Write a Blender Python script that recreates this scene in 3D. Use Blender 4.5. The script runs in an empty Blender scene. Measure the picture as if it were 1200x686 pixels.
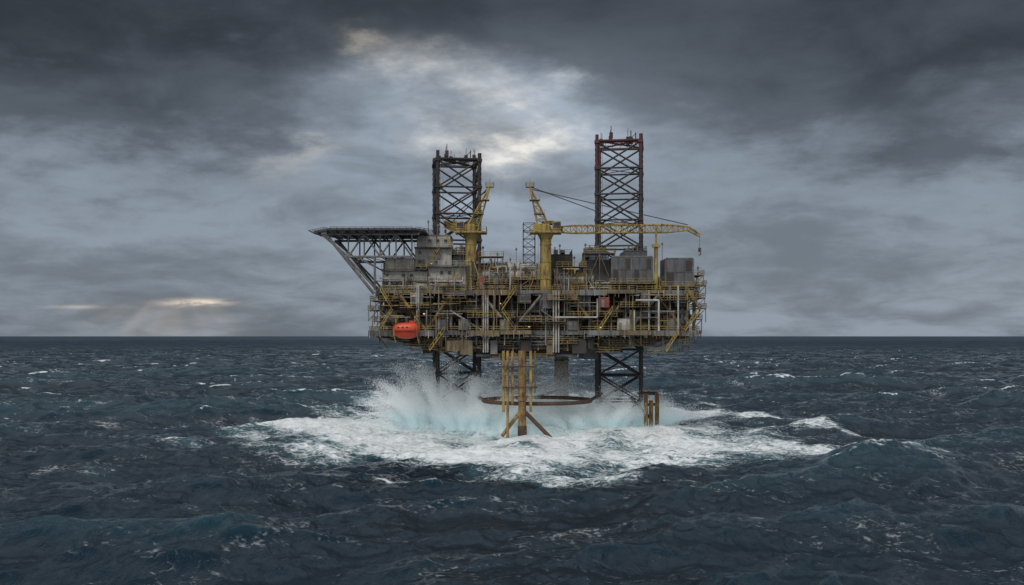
import bpy, math, random
import numpy as np
from mathutils import Vector, Matrix
random.seed(7); RN=np.random.RandomState(11)
F=1166.7; CH=27.0
def X(px,D=270.): return (px-600)*D/F
def Z(py,D=270.): return CH+(394-py)*D/F
def P(px,py,D=270.): return (X(px,D),D,Z(py,D))
scene=bpy.context.scene
COL=scene.collection
# ---------------------------------------------------------------- materials
def new_mat(name):
    m=bpy.data.materials.new(name); m.use_nodes=True
    nt=m.node_tree; b=nt.nodes['Principled BSDF']; return m,nt,b
def mat(name,c1,c2,rust=0.25,rough=0.6,metal=0.0,scale=0.35,rustcol=(0.12,0.06,0.03),ribs=0):
    m,nt,b=new_mat(name); N=nt.nodes; L=nt.links
    tc=N.new('ShaderNodeTexCoord')
    n1=N.new('ShaderNodeTexNoise'); n1.inputs['Scale'].default_value=scale; n1.inputs['Detail'].default_value=4
    L.new(tc.outputs['Object'],n1.inputs['Vector'])
    mx=N.new('ShaderNodeMix'); mx.data_type='RGBA'
    mx.inputs['A'].default_value=(*c1,1); mx.inputs['B'].default_value=(*c2,1)
    rp=N.new('ShaderNodeValToRGB'); rp.color_ramp.elements[0].position=0.38; rp.color_ramp.elements[1].position=0.62
    L.new(n1.outputs['Fac'],rp.inputs['Fac']); L.new(rp.outputs['Color'],mx.inputs['Factor'])
    mp=N.new('ShaderNodeMapping'); mp.inputs['Scale'].default_value=(1.1,1.1,0.22)
    L.new(tc.outputs['Object'],mp.inputs['Vector'])
    n2=N.new('ShaderNodeTexNoise'); n2.inputs['Scale'].default_value=0.9; n2.inputs['Detail'].default_value=6; n2.inputs['Roughness'].default_value=0.7
    L.new(mp.outputs['Vector'],n2.inputs['Vector'])
    r2=N.new('ShaderNodeValToRGB'); r2.color_ramp.elements[0].position=0.62-rust*0.4; r2.color_ramp.elements[1].position=0.76-rust*0.4
    L.new(n2.outputs['Fac'],r2.inputs['Fac'])
    m2=N.new('ShaderNodeMix'); m2.data_type='RGBA'; m2.inputs['B'].default_value=(*rustcol,1)
    L.new(mx.outputs['Result'],m2.inputs['A']); L.new(r2.outputs['Color'],m2.inputs['Factor'])
    L.new(m2.outputs['Result'],b.inputs['Base Color'])
    b.inputs['Roughness'].default_value=rough; b.inputs['Metallic'].default_value=metal
    if ribs:
        bp=N.new('ShaderNodeBump'); bp.inputs['Strength'].default_value=0.4; bp.inputs['Distance'].default_value=0.06
        w=N.new('ShaderNodeTexWave'); w.inputs['Scale'].default_value=ribs; w.bands_direction='X'
        L.new(tc.outputs['Object'],w.inputs['Vector'])
        L.new(w.outputs['Fac'],bp.inputs['Height']); L.new(bp.outputs['Normal'],b.inputs['Normal'])
    return m
YEL=mat('yellow_paint',(0.42,0.31,0.07),(0.30,0.22,0.07),0.36,0.55)
OCH=mat('ochre_paint',(0.22,0.165,0.085),(0.14,0.11,0.065),0.38,0.6,rustcol=(.10,.06,.03))
GRY=mat('grey_steel',(0.20,0.205,0.20),(0.13,0.132,0.128),0.32,0.55,rustcol=(.10,.065,.04))
DGR=mat('dark_grey_steel',(0.10,0.105,0.108),(0.065,0.068,0.07),0.3,0.55,rustcol=(.07,.045,.03))
LGT=mat('pale_pipe',(0.50,0.485,0.44),(0.33,0.32,0.285),0.24,0.5,rustcol=(.15,.09,.05))
BEI=mat('beige_cladding',(0.48,0.46,0.41),(0.36,0.345,0.305),0.22,0.65,ribs=1.2)
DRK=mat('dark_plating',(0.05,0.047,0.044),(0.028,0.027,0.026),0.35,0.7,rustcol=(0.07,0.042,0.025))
LAT=mat('dark_lattice_paint',(0.022,0.021,0.022),(0.038,0.032,0.03),0.3,0.6,rustcol=(.05,.03,.02))
RED=mat('dark_red_paint',(0.14,0.022,0.024),(0.06,0.022,0.022),0.35,0.6,rustcol=(.05,.03,.025))
RUS=mat('rusty_steel',(0.09,0.055,0.034),(0.05,0.033,0.024),0.4,0.75)
RYL=mat('rusty_yellow',(0.42,0.27,0.08),(0.22,0.135,0.05),0.38,0.7)
CGR=mat('container_grey',(0.135,0.148,0.158),(0.10,0.11,0.118),0.25,0.6)
ORG=mat('orange_hull',(0.66,0.065,0.018),(0.50,0.05,0.015),0.12,0.4,rustcol=(.25,.04,.02))
BLU=mat('blue_grey',(0.10,0.12,0.14),(0.07,0.085,0.1),0.3,0.5)
SRD=mat('signal_red_paint',(0.38,0.06,0.03),(0.25,0.05,0.03),0.25,0.5)
GLS,_nt,_b=new_mat('dark_glass'); _b.inputs['Base Color'].default_value=(0.02,0.025,0.03,1); _b.inputs['Roughness'].default_value=0.1
LMP,_nt,_b=new_mat('lamp_glow'); _b.inputs['Base Color'].default_value=(0.9,0.6,0.3,1); _b.inputs['Emission Color'].default_value=(1,0.62,0.28,1); _b.inputs['Emission Strength'].default_value=1.0
# ---------------------------------------------------------------- mesh builder
class MB:
    def __init__(s): s.v=[]; s.f=[]; s.mi=[]; s.mats=[]
    def m(s,mat):
        if mat not in s.mats: s.mats.append(mat)
        return s.mats.index(mat)
    def box(s,x0,x1,y0,y1,z0,z1,mat,rot=0):
        i=len(s.v); k=s.m(mat)
        cx,cy=(x0+x1)/2,(y0+y1)/2
        for z in (z0,z1):
            for (x,y) in ((x0,y0),(x1,y0),(x1,y1),(x0,y1)):
                if rot:
                    dx,dy=x-cx,y-cy; x=cx+dx*math.cos(rot)-dy*math.sin(rot); y=cy+dx*math.sin(rot)+dy*math.cos(rot)
                s.v.append((x,y,z))
        for f in ((3,2,1,0),(4,5,6,7),(0,1,5,4),(1,2,6,5),(2,3,7,6),(3,0,4,7)):
            s.f.append(tuple(i+a for a in f)); s.mi.append(k)
    def beam(s,p,q,r,mat,n=4,r2=None):
        p=Vector(p); q=Vector(q); d=q-p
        if d.length<1e-4: return
        d.normalize(); up=Vector((0,0,1)) if abs(d.z)<0.9 else Vector((1,0,0))
        a=d.cross(up).normalized(); b=d.cross(a).normalized()
        r2=r if r2 is None else r2; i=len(s.v); k=s.m(mat)
        off=math.pi/n if n==4 else 0
        for c,rr in ((p,r),(q,r2)):
            for j in range(n):
                t=2*math.pi*j/n+off; s.v.append(tuple(c+a*(rr*math.cos(t))+b*(rr*math.sin(t))))
        for j in range(n):
            s.f.append((i+j,i+(j+1)%n,i+n+(j+1)%n,i+n+j)); s.mi.append(k)
        s.f.append(tuple(i+j for j in range(n))[::-1]); s.mi.append(k)
        s.f.append(tuple(i+n+j for j in range(n))); s.mi.append(k)
    def poly(s,pts,z0,z1,mat):
        i=len(s.v); k=s.m(mat); n=len(pts)
        for z in (z0,z1):
            for p in pts: s.v.append((p[0],p[1],z))
        s.f.append(tuple(range(i+n-1,i-1,-1))); s.f.append(tuple(range(i+n,i+2*n))); s.mi+= [k,k]
        for j in range(n): s.f.append((i+j,i+(j+1)%n,i+n+(j+1)%n,i+n+j)); s.mi.append(k)
    def path(s,pts,r,mat,n=6):
        for a,b in zip(pts[:-1],pts[1:]): s.beam(a,b,r,mat,n)
    def tank(s,c,r,l,axis,mat,n=14):
        c=Vector(c); ax={'x':Vector((1,0,0)),'y':Vector((0,1,0)),'z':Vector((0,0,1))}[axis]
        prof=[(-l/2-r*0.45,0.02),(-l/2-r*0.35,r*0.55),(-l/2-r*0.15,r*0.87),(-l/2,r),(l/2,r),(l/2+r*0.15,r*0.87),(l/2+r*0.35,r*0.55),(l/2+r*0.45,0.02)]
        for (t0,r0),(t1,r1) in zip(prof[:-1],prof[1:]): s.beam(c+ax*t0,c+ax*t1,r0,mat,n,r1)
    def rail(s,pts,mat,h=1.2,step=2.0,r=0.07,closed=False):
        pts=[Vector(p) for p in pts]
        if closed: pts.append(pts[0])
        for a,b in zip(pts[:-1],pts[1:]):
            for hh in (h,h*0.5): s.beam(a+Vector((0,0,hh)),b+Vector((0,0,hh)),r,mat)
            n=max(1,int((b-a).length/step))
            for j in range(n+1):
                p=a.lerp(b,j/n); s.beam(p,p+Vector((0,0,h)),r,mat)
    def truss(s,p,q,h,w,nb,mat,rc=0.14,rw=0.08,up=(0,0,1),taper=1.0,tri=False):
        p=Vector(p); q=Vector(q); d=(q-p).normalized(); up=Vector(up); sd=d.cross(up).normalized(); up=sd.cross(d).normalized()
        def c(t,i):
            k=1+(taper-1)*t; o=[(-1,-1),(1,-1),(1,1),(-1,1)][i]
            return p.lerp(q,t)+sd*(o[0]*w/2*k)+up*(o[1]*h/2*k)
        for i in range(4): s.beam(c(0,i),c(1,i),rc,mat)
        for b in range(nb):
            t0,t1=b/nb,(b+1)/nb
            for i in range(4):
                j=(i+1)%4; s.beam(c(t0,i),c(t0,j),rw,mat)
                if b%2: s.beam(c(t0,i),c(t1,j),rw,mat)
                else: s.beam(c(t0,j),c(t1,i),rw,mat)
        for i in range(4): s.beam(c(1,i),c(1,(i+1)%4),rw,mat)
    def stair(s,p,q,w,mat):
        p=Vector(p); q=Vector(q); d=q-p; sd=Vector((0,1,0))*w/2
        for g in (-1,1):
            s.beam(p+sd*g,q+sd*g,0.14,mat); s.beam(p+sd*g+Vector((0,0,1.1)),q+sd*g+Vector((0,0,1.1)),0.06,mat)
            for t in (0,.25,.5,.75,1): s.beam(p.lerp(q,t)+sd*g,p.lerp(q,t)+sd*g+Vector((0,0,1.1)),0.06,mat)
        n=int(abs(d.z)/0.3)
        for j in range(n):
            c=p.lerp(q,(j+.5)/n); s.box(c.x-.15,c.x+.15,c.y-w/2,c.y+w/2,c.z-.03,c.z+.03,mat)
WL={}
def empty(name,loc,parent=None):
    o=bpy.data.objects.new(name,None); COL.objects.link(o); o.empty_display_size=2
    setloc(o,loc,parent); return o
def setloc(o,loc,parent):
    loc=Vector(loc); WL[o.name]=loc
    if parent is not None:
        o.parent=parent; o.location=loc-WL[parent.name]
    else: o.location=loc
def fin(mb,name,parent=None,label=None,smooth=False):
    v=np.array(mb.v); c=Vector(((v[:,0].min()+v[:,0].max())/2,(v[:,1].min()+v[:,1].max())/2,v[:,2].min()))
    me=bpy.data.meshes.new(name); me.from_pydata([tuple(a) for a in (v-np.array(c))],[],mb.f)
    for m in mb.mats: me.materials.append(m)
    me.polygons.foreach_set('material_index',mb.mi)
    if smooth: me.polygons.foreach_set('use_smooth',[True]*len(me.polygons))
    me.update()
    o=bpy.data.objects.new(name,me); COL.objects.link(o); setloc(o,c,parent)
    if label: o['label']=label
    return o
def top(o,label,cat,group=None):
    o['label']=label; o['category']=cat
    if group: o['group']=group
U=random.uniform
# ================================================================ PLATFORM
rig=empty('oil_platform',(6,300,0)); top(rig,'weathered yellow and grey offshore oil platform standing in breaking sea','oil platform')
XL,XR=X(440),X(820); YF,YB=268.,332.
zU=Z(341); zM=Z(364); zL=Z(388); zB=Z(413)
def deck(name,pts,z,t,mat,railmat,edges=(GRY,OCH,DGR,OCH,GRY)):
    mb=MB(); x0=min(p[0] for p in pts); x1=max(p[0] for p in pts); y0=min(p[1] for p in pts); y1=max(p[1] for p in pts)
    mb.poly(pts,z-t*0.35,z,mat)
    for x in np.arange(x0+6,x1-5,4.5): mb.box(x-.15,x+.15,y0+5,y1-2,z-t,z-t*.36,mat)
    for y in np.arange(y0+6,y1-2,9.): mb.box(x0+6,x1-6,y-.2,y+.2,z-t*1.05,z-t*.4,mat)
    for e,(a,b) in enumerate(zip(pts,pts[1:]+pts[:1])):
        A=Vector((a[0],a[1],0)); B=Vector((b[0],b[1],0)); d=(B-A); L=d.length; d.normalize(); nrm=Vector((d.y,-d.x,0))
        ns=max(1,int(L/7))
        for sgi in range(ns):
            a_=A.lerp(B,sgi/ns); b_=A.lerp(B,(sgi+1)/ns)-d*.06
            edge=random.choice(edges); tt=t*U(.6,1.15); o1=U(.15,.3)
            i=len(mb.v); k=mb.m(edge)
            for zz in (z-tt,z+.12):
                for q in (a_+nrm*.02,b_+nrm*.02,b_+nrm*o1,a_+nrm*o1): mb.v.append((q.x,q.y,zz))
            for f in ((3,2,1,0),(4,5,6,7),(0,1,5,4),(1,2,6,5),(2,3,7,6),(3,0,4,7)): mb.f.append(tuple(i+c for c in f)); mb.mi.append(k)
        n=int(L/1.5)
        for j in range(n):
            q=A.lerp(B,(j+random.random())/n)+nrm*.38; mb.beam((q.x,q.y,z-t-U(.05,.9)),(q.x,q.y,z+.1),U(.06,.13),random.choice((OCH,GRY,DRK,DGR,LGT,YEL)))
    o=fin(mb,name,rig)
    r=MB(); r.rail([(a,b,z) for a,b in pts],railmat,closed=True); fin(r,'railing',o)
    return o
def stepped(px0,px1,steps,yb):
    pts=[]
    for (p,y) in steps: pts.append((X(p),y))
    pts+= [(X(px1),yb-4),(X(px1)-4,yb),(X(px0)+4,yb),(X(px0),yb-4)]
    return pts
d1=deck('upper_deck',stepped(440,820,[(440,272),(446,268),(520,268),(522,270.5),(556,270.5),(558,266.5),(606,266.5),(608,269),(676,269),(678,266),(742,266),(744,268.5),(812,268.5),(820,273)],YB),zU,1.2,DRK,YEL)
d2=deck('mezzanine_deck',stepped(446,810,[(446,274),(452,270.5),(536,270.5),(538,268.5),(580,268.5),(582,271),(690,271),(692,268),(730,268),(732,270.5),(804,270.5),(810,274)],YB-3),zM,0.8,DRK,OCH)
d3=deck('lower_deck',stepped(433,821,[(433,270),(438,265.5),(508,265.5),(510,268.5),(548,268.5),(550,265),(622,265),(624,267.5),(684,267.5),(686,264.5),(760,264.5),(762,267),(814,267),(821,271)],YB),zL,1.3,DRK,YEL)
mb=MB()
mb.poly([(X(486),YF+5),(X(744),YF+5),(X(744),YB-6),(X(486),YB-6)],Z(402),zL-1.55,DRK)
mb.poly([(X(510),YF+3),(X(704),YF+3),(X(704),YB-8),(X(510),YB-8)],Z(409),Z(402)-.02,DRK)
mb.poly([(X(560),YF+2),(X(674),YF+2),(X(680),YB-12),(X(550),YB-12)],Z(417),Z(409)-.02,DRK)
for px in range(512,704,8): mb.box(X(px)-.15,X(px)+.15,YF+2.5,YF+2.98,Z(409),zL-1.7,DRK if px%3 else OCH)
mb.box(X(508),X(706),YF+1.9,YF+2.4,Z(410),Z(408),OCH); mb.box(X(508),X(706),YF+1.9,YF+2.4,zL-2.4,zL-1.9,OCH); mb.box(X(558),X(676),YF+1,YF+1.5,Z(418),Z(415.5),DGR)
for px in (524,540,575,610,640,670,688): mb.box(X(px),X(px)+U(1.5,4),YF-1,YF+1.8,zB+U(-.6,1.4),zL-2.6,random.choice([GRY,OCH,DRK,OCH]))
for k in range(44):
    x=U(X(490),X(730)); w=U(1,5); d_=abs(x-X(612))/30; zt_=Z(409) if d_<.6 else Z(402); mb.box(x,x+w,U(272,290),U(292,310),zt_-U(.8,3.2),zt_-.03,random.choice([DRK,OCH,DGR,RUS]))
for y in (YF+3,YF+14,YF+30,YB-8):
    for s,(a,b) in ((1,(446,520)),(-1,(808,698))):
        mb.beam((X(a),y,zL-1.5),(X(b),y,zB+.2),.35,random.choice([GRY,OCH]),6); mb.beam((X(a)+s*6,y,zL-1.5),(X(b),y,zL-2.4),.25,DRK,6)
        for t in (.25,.5,.75): 
            x=X(a)*(1-t)+X(b)*t; z=(zL-1.5)*(1-t)+(zB+.2)*t; mb.beam((x,y,z),(x,y,zL-1.4),.2,OCH,6); mb.beam((x,y,z),(x+s*3,y,zL-1.4),.14,GRY,6)
fin(mb,'hull_girder',rig)
mb=MB()
cols=[446,470,500,528,566,600,634,668,702,735,770,800,814]
for i,px in enumerate(cols):
    for y in (YF+3.2,YF+22,YB-5):
        x=X(px)
        mb.beam((x,y,zL-1),(x,y,zU-1),0.42,[OCH,GRY,GRY,LGT][i%4],8)
for a,b,m in [(470,500,RYL),(528,500,RYL),(566,600,LGT),(634,600,GRY),(668,702,RYL),(735,702,OCH),(770,735,GRY),(770,800,OCH)]:
    mb.beam((X(a),YF+.2,zU-1.3),(X(b),YF+.2,zL),0.42,m,6)
for a,b,m in [(446,470,OCH),(528,566,LGT),(634,668,GRY),(814,800,OCH)]:
    mb.beam((X(a),YF+.1,zM),(X(b),YF+.1,zL),0.24,m,6)
for a,b in ((452,442),(505,528),(768,800),(700,716),(560,536),(520,500)):
    mb.beam((X(a),YF+6,zB+1),(X(b),YF+2,zL-1.4),0.28,OCH,6)
fin(mb,'column_frame',rig,'ochre and grey columns with diagonal braces')
mb=MB()
for y in (YF+4,YF+24,YB-6):
    mb.beam((XL+.5,y,zU-1.2),(X(452),y,zL),0.25,GRY,6)
    mb.beam((XR-.5,y,zU-1.2),(X(800),y,zM),0.25,OCH,6)
fin(mb,'end_strut',rig)
def clutter(name,x0,x1,y0,y1,z0,z1,npipe,nbox,nv,mats,label=None):
    mb=MB(); H=z1-z0
    for i in range(nbox):
        w=U(.9,min(5,(x1-x0)*.5)); d=U(1,3); h=U(.25,.9)*H; x=U(x0,x1-w); y=U(y0+1,y1)
        m=random.choice(mats); mb.box(x,x+w,y,y+d,z0+.02,z0+h,m)
        if random.random()<.5: mb.box(x+.1,x+w-.1,y-.12,y-.01,z0+h*.5,z0+h*.56,random.choice(mats))
        for k in range(int(w/1.0)): mb.box(x+.3+k,x+.42+k,y-.1,y-.01,z0+.05,z0+h-.05,m)
        if random.random()<.4: mb.rail([(x,y,z0+h),(x+w,y,z0+h)],YEL,step=1.3,h=1)
    for i in range(npipe):
        z=U(z0+.3,z1-.2); xa=U(x0,x1-(x1-x0)*.3); xb=min(x1,xa+U(2,(x1-x0)*.6)); y=U(y0,y1); r=random.choice([.08,.1,.14,.2,.3]); m=random.choice(mats)
        pts=[(xa,y,z),(xb,y,z)]
        k=random.random()
        if k<.45: pts.append((xb,y,U(z0,z1)))
        if k>.3: pts.insert(0,(xa,y,U(z0,z1)))
        mb.path(pts,r,m,6)
        if r>.13:
            for t in range(int((xb-xa)/3)): mb.beam((xa+t*3+1,y,z),(xa+t*3+1.2,y,z),r*1.5,m,8)
    for i in range(nv):
        x=U(x0,x1); y=U(y0,y1); m=random.choice(mats); mb.beam((x,y,z0),(x,y,z1-.02 if random.random()<.6 else U(z0+1,z1)),random.choice([.07,.1,.15,.22]),m,6)
    for i in range(nv//4):
        x=U(x0,x1-2); y=U(y0,y1); mb.beam((x,y,z0),(x+U(-3,3),y,z1-.1),.1,random.choice(mats),4)
    for i in range(max(1,nbox//4)):
        r=U(.5,1.0); l=U(2,4)
        if x1-x0<l+2*r+1: continue
        x=U(x0+l/2+r,x1-l/2-r); y=U(y0+1,y1)
        mb.tank((x,y,z0+r+.5),r,l,'x',random.choice(mats)); mb.box(x-l/3,x-l/3+.3,y-r*.7,y+r*.7,z0,z0+.7,mats[0]); mb.box(x+l/3-.3,x+l/3,y-r*.7,y+r*.7,z0,z0+.7,mats[0])
    return fin(mb,name,rig,label)
M1=[GRY,OCH,LGT,DGR,DRK,GRY,OCH,BLU,RUS,LGT,OCH,YEL]
segs=[446,490,540,590,640,690,740,810]
for a,b in zip(segs[:-1],segs[1:]):
    w=(b-a)
    clutter('process_pipework',X(a),X(b),YF+1.8,YF+9,zL,zM-.8,int(w*.75),int(w*.2),int(w*.55),M1)
    clutter('process_pipework',X(a)+.3,X(b)-.3,YF+3.8,YF+10,zM,zU-1.3,int(w*.75),int(w*.18),int(w*.5),M1)
mb=MB()
xx=XL+3
while xx<XR-4:
    w=U(3,7); y=YF+U(9,14); mb.box(xx,min(xx+w,XR-3),y,YB-6,zL+.03,zM-.9,random.choice([DRK,DGR,DRK,OCH]))
    mb.box(xx,min(xx+w,XR-3),y+U(0,3),YB-6,zM+.03,zU-1.4,random.choice([DRK,DGR,DRK,GRY])); xx+=w+U(.2,1.2)
fin(mb,'equipment_room',rig)
def walkway(x0,x1,y0,y1,z,ztop,m=OCH):
    mb=MB(); mb.box(x0,x1,y0,y1,z-.18,z,m)
    n=max(2,int((x1-x0)/4))
    for j in range(n+1):
        x=x0+(x1-x0)*j/n
        for y in (y0+.1,y1-.1): mb.beam((x,y,z),(x,y,ztop),.08,m)
    mb.rail([(x0,y0,z),(x1,y0,z),(x1,y1,z),(x0,y1,z)],YEL,closed=True)
    return fin(mb,'walkway',rig)
walkway(X(446),X(482),YF,YF+3,Z(402),zL-1.4)
walkway(X(482),X(514),YF,YF+3,Z(409),zL-1.4)
walkway(X(470),X(505),YF+8,YF+12,Z(405),zL-1.4)
walkway(X(704),X(760),YF+1,YF+4,Z(404),zL-1.4)
walkway(X(756),X(794),YF-1,YF+2,Z(413),zL-1.4)
walkway(X(790),X(812),YF,YF+3,Z(403),zL-1.4)
walkway(X(700),X(726),YF-1,YF+2,Z(412),zL-1.4)
walkway(X(560),X(600),YF-.5,YF+.8,Z(405),zL-1.4)
walkway(X(640),X(676),YF-1.5,YF+.8,Z(402),zL-1.4)
walkway(X(576),X(650),YF-1,YF+.8,Z(420),Z(414))
clutter('underdeck_pipework',X(476),X(518),YF+1,YF+4.5,Z(406),zL-1.4,26,9,24,M1)
clutter('underdeck_pipework',X(700),X(770),YF+1,YF+4.5,Z(406),zL-1.4,32,10,26,M1)
clutter('underdeck_pipework',X(516),X(700),YF-.3,YF+1.6,zB+.4,zL-1.4,40,5,26,[OCH,GRY,DGR,DRK,YEL])
for (a,b,py,y0,y1) in ((814,826,322,271,281),(816,828,334,270,284),(813,826,349,269,282),(815,828,361,270,280),(812,824,374,271,283),(430,442,363,272,284),(433,446,352,271,282),(436,446,376,270,280),(796,808,400,270,280)):
    mb=MB(); z=Z(py); mb.box(X(a),X(b),y0,y1,z-.2,z,OCH); mb.rail([(X(a),y0,z),(X(b),y0,z),(X(b),y1,z),(X(a),y1,z)],YEL,closed=True,step=1.4)
    for q in (X(a)+.1,X(b)-.2):
        for y in (y0+.2,y1-.2): mb.beam((q,y,z-.2),(q,y,z-U(2,4)),.12,random.choice([OCH,GRY]),6)
    mb.beam((X(b)-.2,y0+.2,z-.2),(X(a),y0+.2,z-3),.12,OCH,6)
    fin(mb,'side_platform',rig)
mb=MB()
for i in range(70):
    px=U(445,812); x=X(px); y=YF-.6-U(0,1.6); z0=random.choice([zL,zM,zL-1,zB+2]); z1=random.choice([zM,zU,zU+1.2,zM-2])
    mb.beam((x,y,z0),(x,y,z1),random.choice([.07,.1,.16,.22]),random.choice([LGT,YEL,GRY,OCH,GRY,OCH]),6)
for i in range(34):
    a=U(442,790); l=U(8,50); z=U(zL+.5,zU-.8); y=YF-.7-U(0,1.2)
    mb.beam((X(a),y,z),(X(min(a+l,818)),y,z),random.choice([.07,.1,.14]),random.choice([LGT,YEL,OCH,GRY]),6)
for px in (567,569.5,572,648,651,654): mb.beam((X(px),YF-1.5,zB),(X(px),YF-1.5,zU),.2,LGT,8)
mb.path([P(745,352,265),P(772,352,265),P(772,388,265)],.26,LGT,8)
mb.path([P(650,372,264.5),P(700,372,264.5),P(700,350,264.5)],.2,LGT,8)
fin(mb,'riser_pipe',rig,'pale and ochre risers on the deck face')
for (a,b,py) in ((548,604,372),(606,662,377),(664,722,371),(724,760,360),(470,505,361),(772,815,352),(446,470,353),(520,546,350),(640,676,352)):
    mb=MB(); z=Z(py); y0=YF-U(1.8,3.6); mb.box(X(a),X(b),y0,YF+2.5,z-.15,z,OCH)
    mb.rail([(X(a),YF+2,z),(X(a),y0,z),(X(b),y0,z),(X(b),YF+2,z)],YEL,step=1.6)
    for px in np.arange(a+1,b,9): mb.beam((X(px),y0+.1,z-.1),(X(px),YF+.5,z-1.8),.08,OCH)
    fin(mb,'balcony',rig)
for (a,pa,b,pb,y) in ((800,388,818,364,YF-1.4),(818,364,802,341,YF-1.4),(604,388,588,364,YF-2.6),(588,364,604,341,YF-2.6),(700,388,716,364,YF-2.4),(446,388,462,364,YF-1.4),(462,364,448,341,YF-1.4),(505,411,522,388,YF-2.4),(778,412,792,390,YF-1.8)):
    mb=MB(); mb.stair((X(a),y,Z(pa)),(X(b),y,Z(pb)),1.2,YEL); fin(mb,'staircase',rig)
def cabinet(a,b,pt,pb,y,m,lab=None):
    mb=MB(); x0,x1,z0,z1=X(a),X(b),Z(pb),Z(pt); mb.box(x0,x1,y,y+3,z0,z1,m); mb.box(x0-.1,x1+.1,y-.1,y+3.1,z1+.003,z1+.15,GRY)
    for x in np.arange(x0+.5,x1,.9): mb.box(x-.06,x+.06,y-.08,y-.003,z0+.1,z1-.1,m)
    mb.box(x0+.3,x0+1.1,y-.12,y-.09,z0+.1,z0+2,GRY); fin(mb,'equipment_cabinet',rig,lab)
cabinet(722,742,374,387,YF-1.5,LGT,'pale beige cabinet on the lower deck edge')
cabinet(538,552,375,387,YF-.4,GRY); cabinet(636,652,346,362,YF-.5,GRY); cabinet(702,712,350,361,YF-2.2,SRD,'small faded red cabinet'); cabinet(586,597,376,387,YF-3,OCH)
cabinet(512,524,376,387,YF-.5,BLU); cabinet(664,676,377,387,YF-1.2,GRY); cabinet(782,796,374,387,YF+.2,GRY); cabinet(562,567,326,340,YF-.5,SRD); cabinet(750,760,343,356,YF-1,GRY); cabinet(482,496,342,357,YF-.2,BEI)
cabinet(742,762,366,374,YF+.6,GRY); cabinet(606,622,345,356,YF+.6,DGR); cabinet(672,690,345,358,YF+.8,GRY); cabinet(452,466,366,378,YF+1,GRY); cabinet(790,806,344,360,YF+1,DGR)
# ---- lattice legs
def lattice_leg(px,D,wpx,ztop,zred,rot,label):
    w=wpx*D/F; cx=X(px,D)
    def C(i,z):
        o=[(-1,-1),(1,-1),(1,1),(-1,1)][i]; a=o[0]*w/2; b=o[1]*w/2
        return (cx+a*math.cos(rot)-b*math.sin(rot),D+a*math.sin(rot)+b*math.cos(rot),z)
    mb=MB(); bh=7.5
    nb=int((ztop+8)/bh); bh=(ztop+8)/nb
    for b in range(nb):
        z0=-8+b*bh; z1=z0+bh; mm=RED if z0>zred else LAT
        for i in range(4):
            j=(i+1)%4
            mb.beam(C(i,z0),C(i,z1),.55,mm,8); mb.beam(C(i,z1),C(j,z1),.28,LAT if i else mm,6)
            mb.beam(C(i,z0),C(j,z1),.28,LAT,6); mb.beam(C(j,z0),C(i,z1),.28,LAT,6)
            mb.box(C(i,z1)[0]-.75,C(i,z1)[0]+.75,C(i,z1)[1]-.75,C(i,z1)[1]+.75,z1-.35,z1+.35,mm,rot)
            for t in range(5): p=C(i,z0+bh*(t+.5)/5); mb.box(p[0]-.62,p[0]+.62,p[1]-.15,p[1]+.15,p[2]-.3,p[2]+.3,mm,rot)
        if b%2==0: mb.beam(C(0,z1),C(2,z1),.14,LAT); mb.beam(C(1,z1),C(3,z1),.14,LAT)
    p=C(0,22)
    for g in (-.35,.35): mb.beam((p[0]+1.2+g,p[1]-.3,22),(p[0]+1.2+g,p[1]-.3,ztop),.07,GRY)
    leg=fin(mb,'lattice_leg',rig,label)
    t=MB(); e=w/2+.5; crm=RED if zred<100 else LAT
    pts=[(cx+a*e*math.cos(rot)-b*e*math.sin(rot),D+a*e*math.sin(rot)+b*e*math.cos(rot),ztop) for a,b in ((-1,-1),(1,-1),(1,1),(-1,1))]
    for q in range(4):
        a,b=pts[q],pts[(q+1)%4]; t.beam((a[0],a[1],ztop+.4),(b[0],b[1],ztop+.4),.3,crm)
    t.rail([(a,b,ztop+.6) for a,b,_ in pts[1:]],crm,step=2.0,h=1.6,r=.09)
    for k in range(9):
        x=cx+U(-e,e)*.9; y=D+U(-5,5); h=U(.6,4.8); t.box(x-.5,x+.5,y-.4,y+.4,ztop+.3,ztop+h*.6,random.choice([crm,LAT]))
        t.beam((x,y,ztop),(x,y,ztop+h+.6),.1,LAT)
    for k in range(4):
        q=C(k,ztop); t.beam(q,(q[0],q[1],ztop+U(.8,3.2)),.5,crm,8)
    t.beam((cx-w*.22,D-3,ztop),(cx-w*.22,D-3,ztop+5.4),.14,LAT); t.box(cx-w*.22-.5,cx-w*.22+.5,D-3.5,D-2.5,ztop+1.6,ztop+3.4,RED)
    t.beam((cx+w*.35,D-3,ztop),(cx+w*.35,D-3,ztop+3.4),.2,LAT); t.beam((cx+w*.35,D-3,ztop+3),(cx+w*.1,D-3,ztop+.4),.12,LAT)
    t.beam((pts[0][0],pts[0][1],ztop+.4),(pts[2][0],pts[2][1],ztop+.4),.3,crm); t.beam((pts[1][0],pts[1][1],ztop+.4),(pts[3][0],pts[3][1],ztop+.4),.3,crm)
    fin(t,'crown_platform',leg)
    return leg
lattice_leg(535,302,48,Z(192,302),200,math.radians(9),'dark brown lattice tower rising through the deck')
lattice_leg(726,302,50,Z(171,302),74,math.radians(-8),'dark lattice tower with dark red upper bays')
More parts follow.
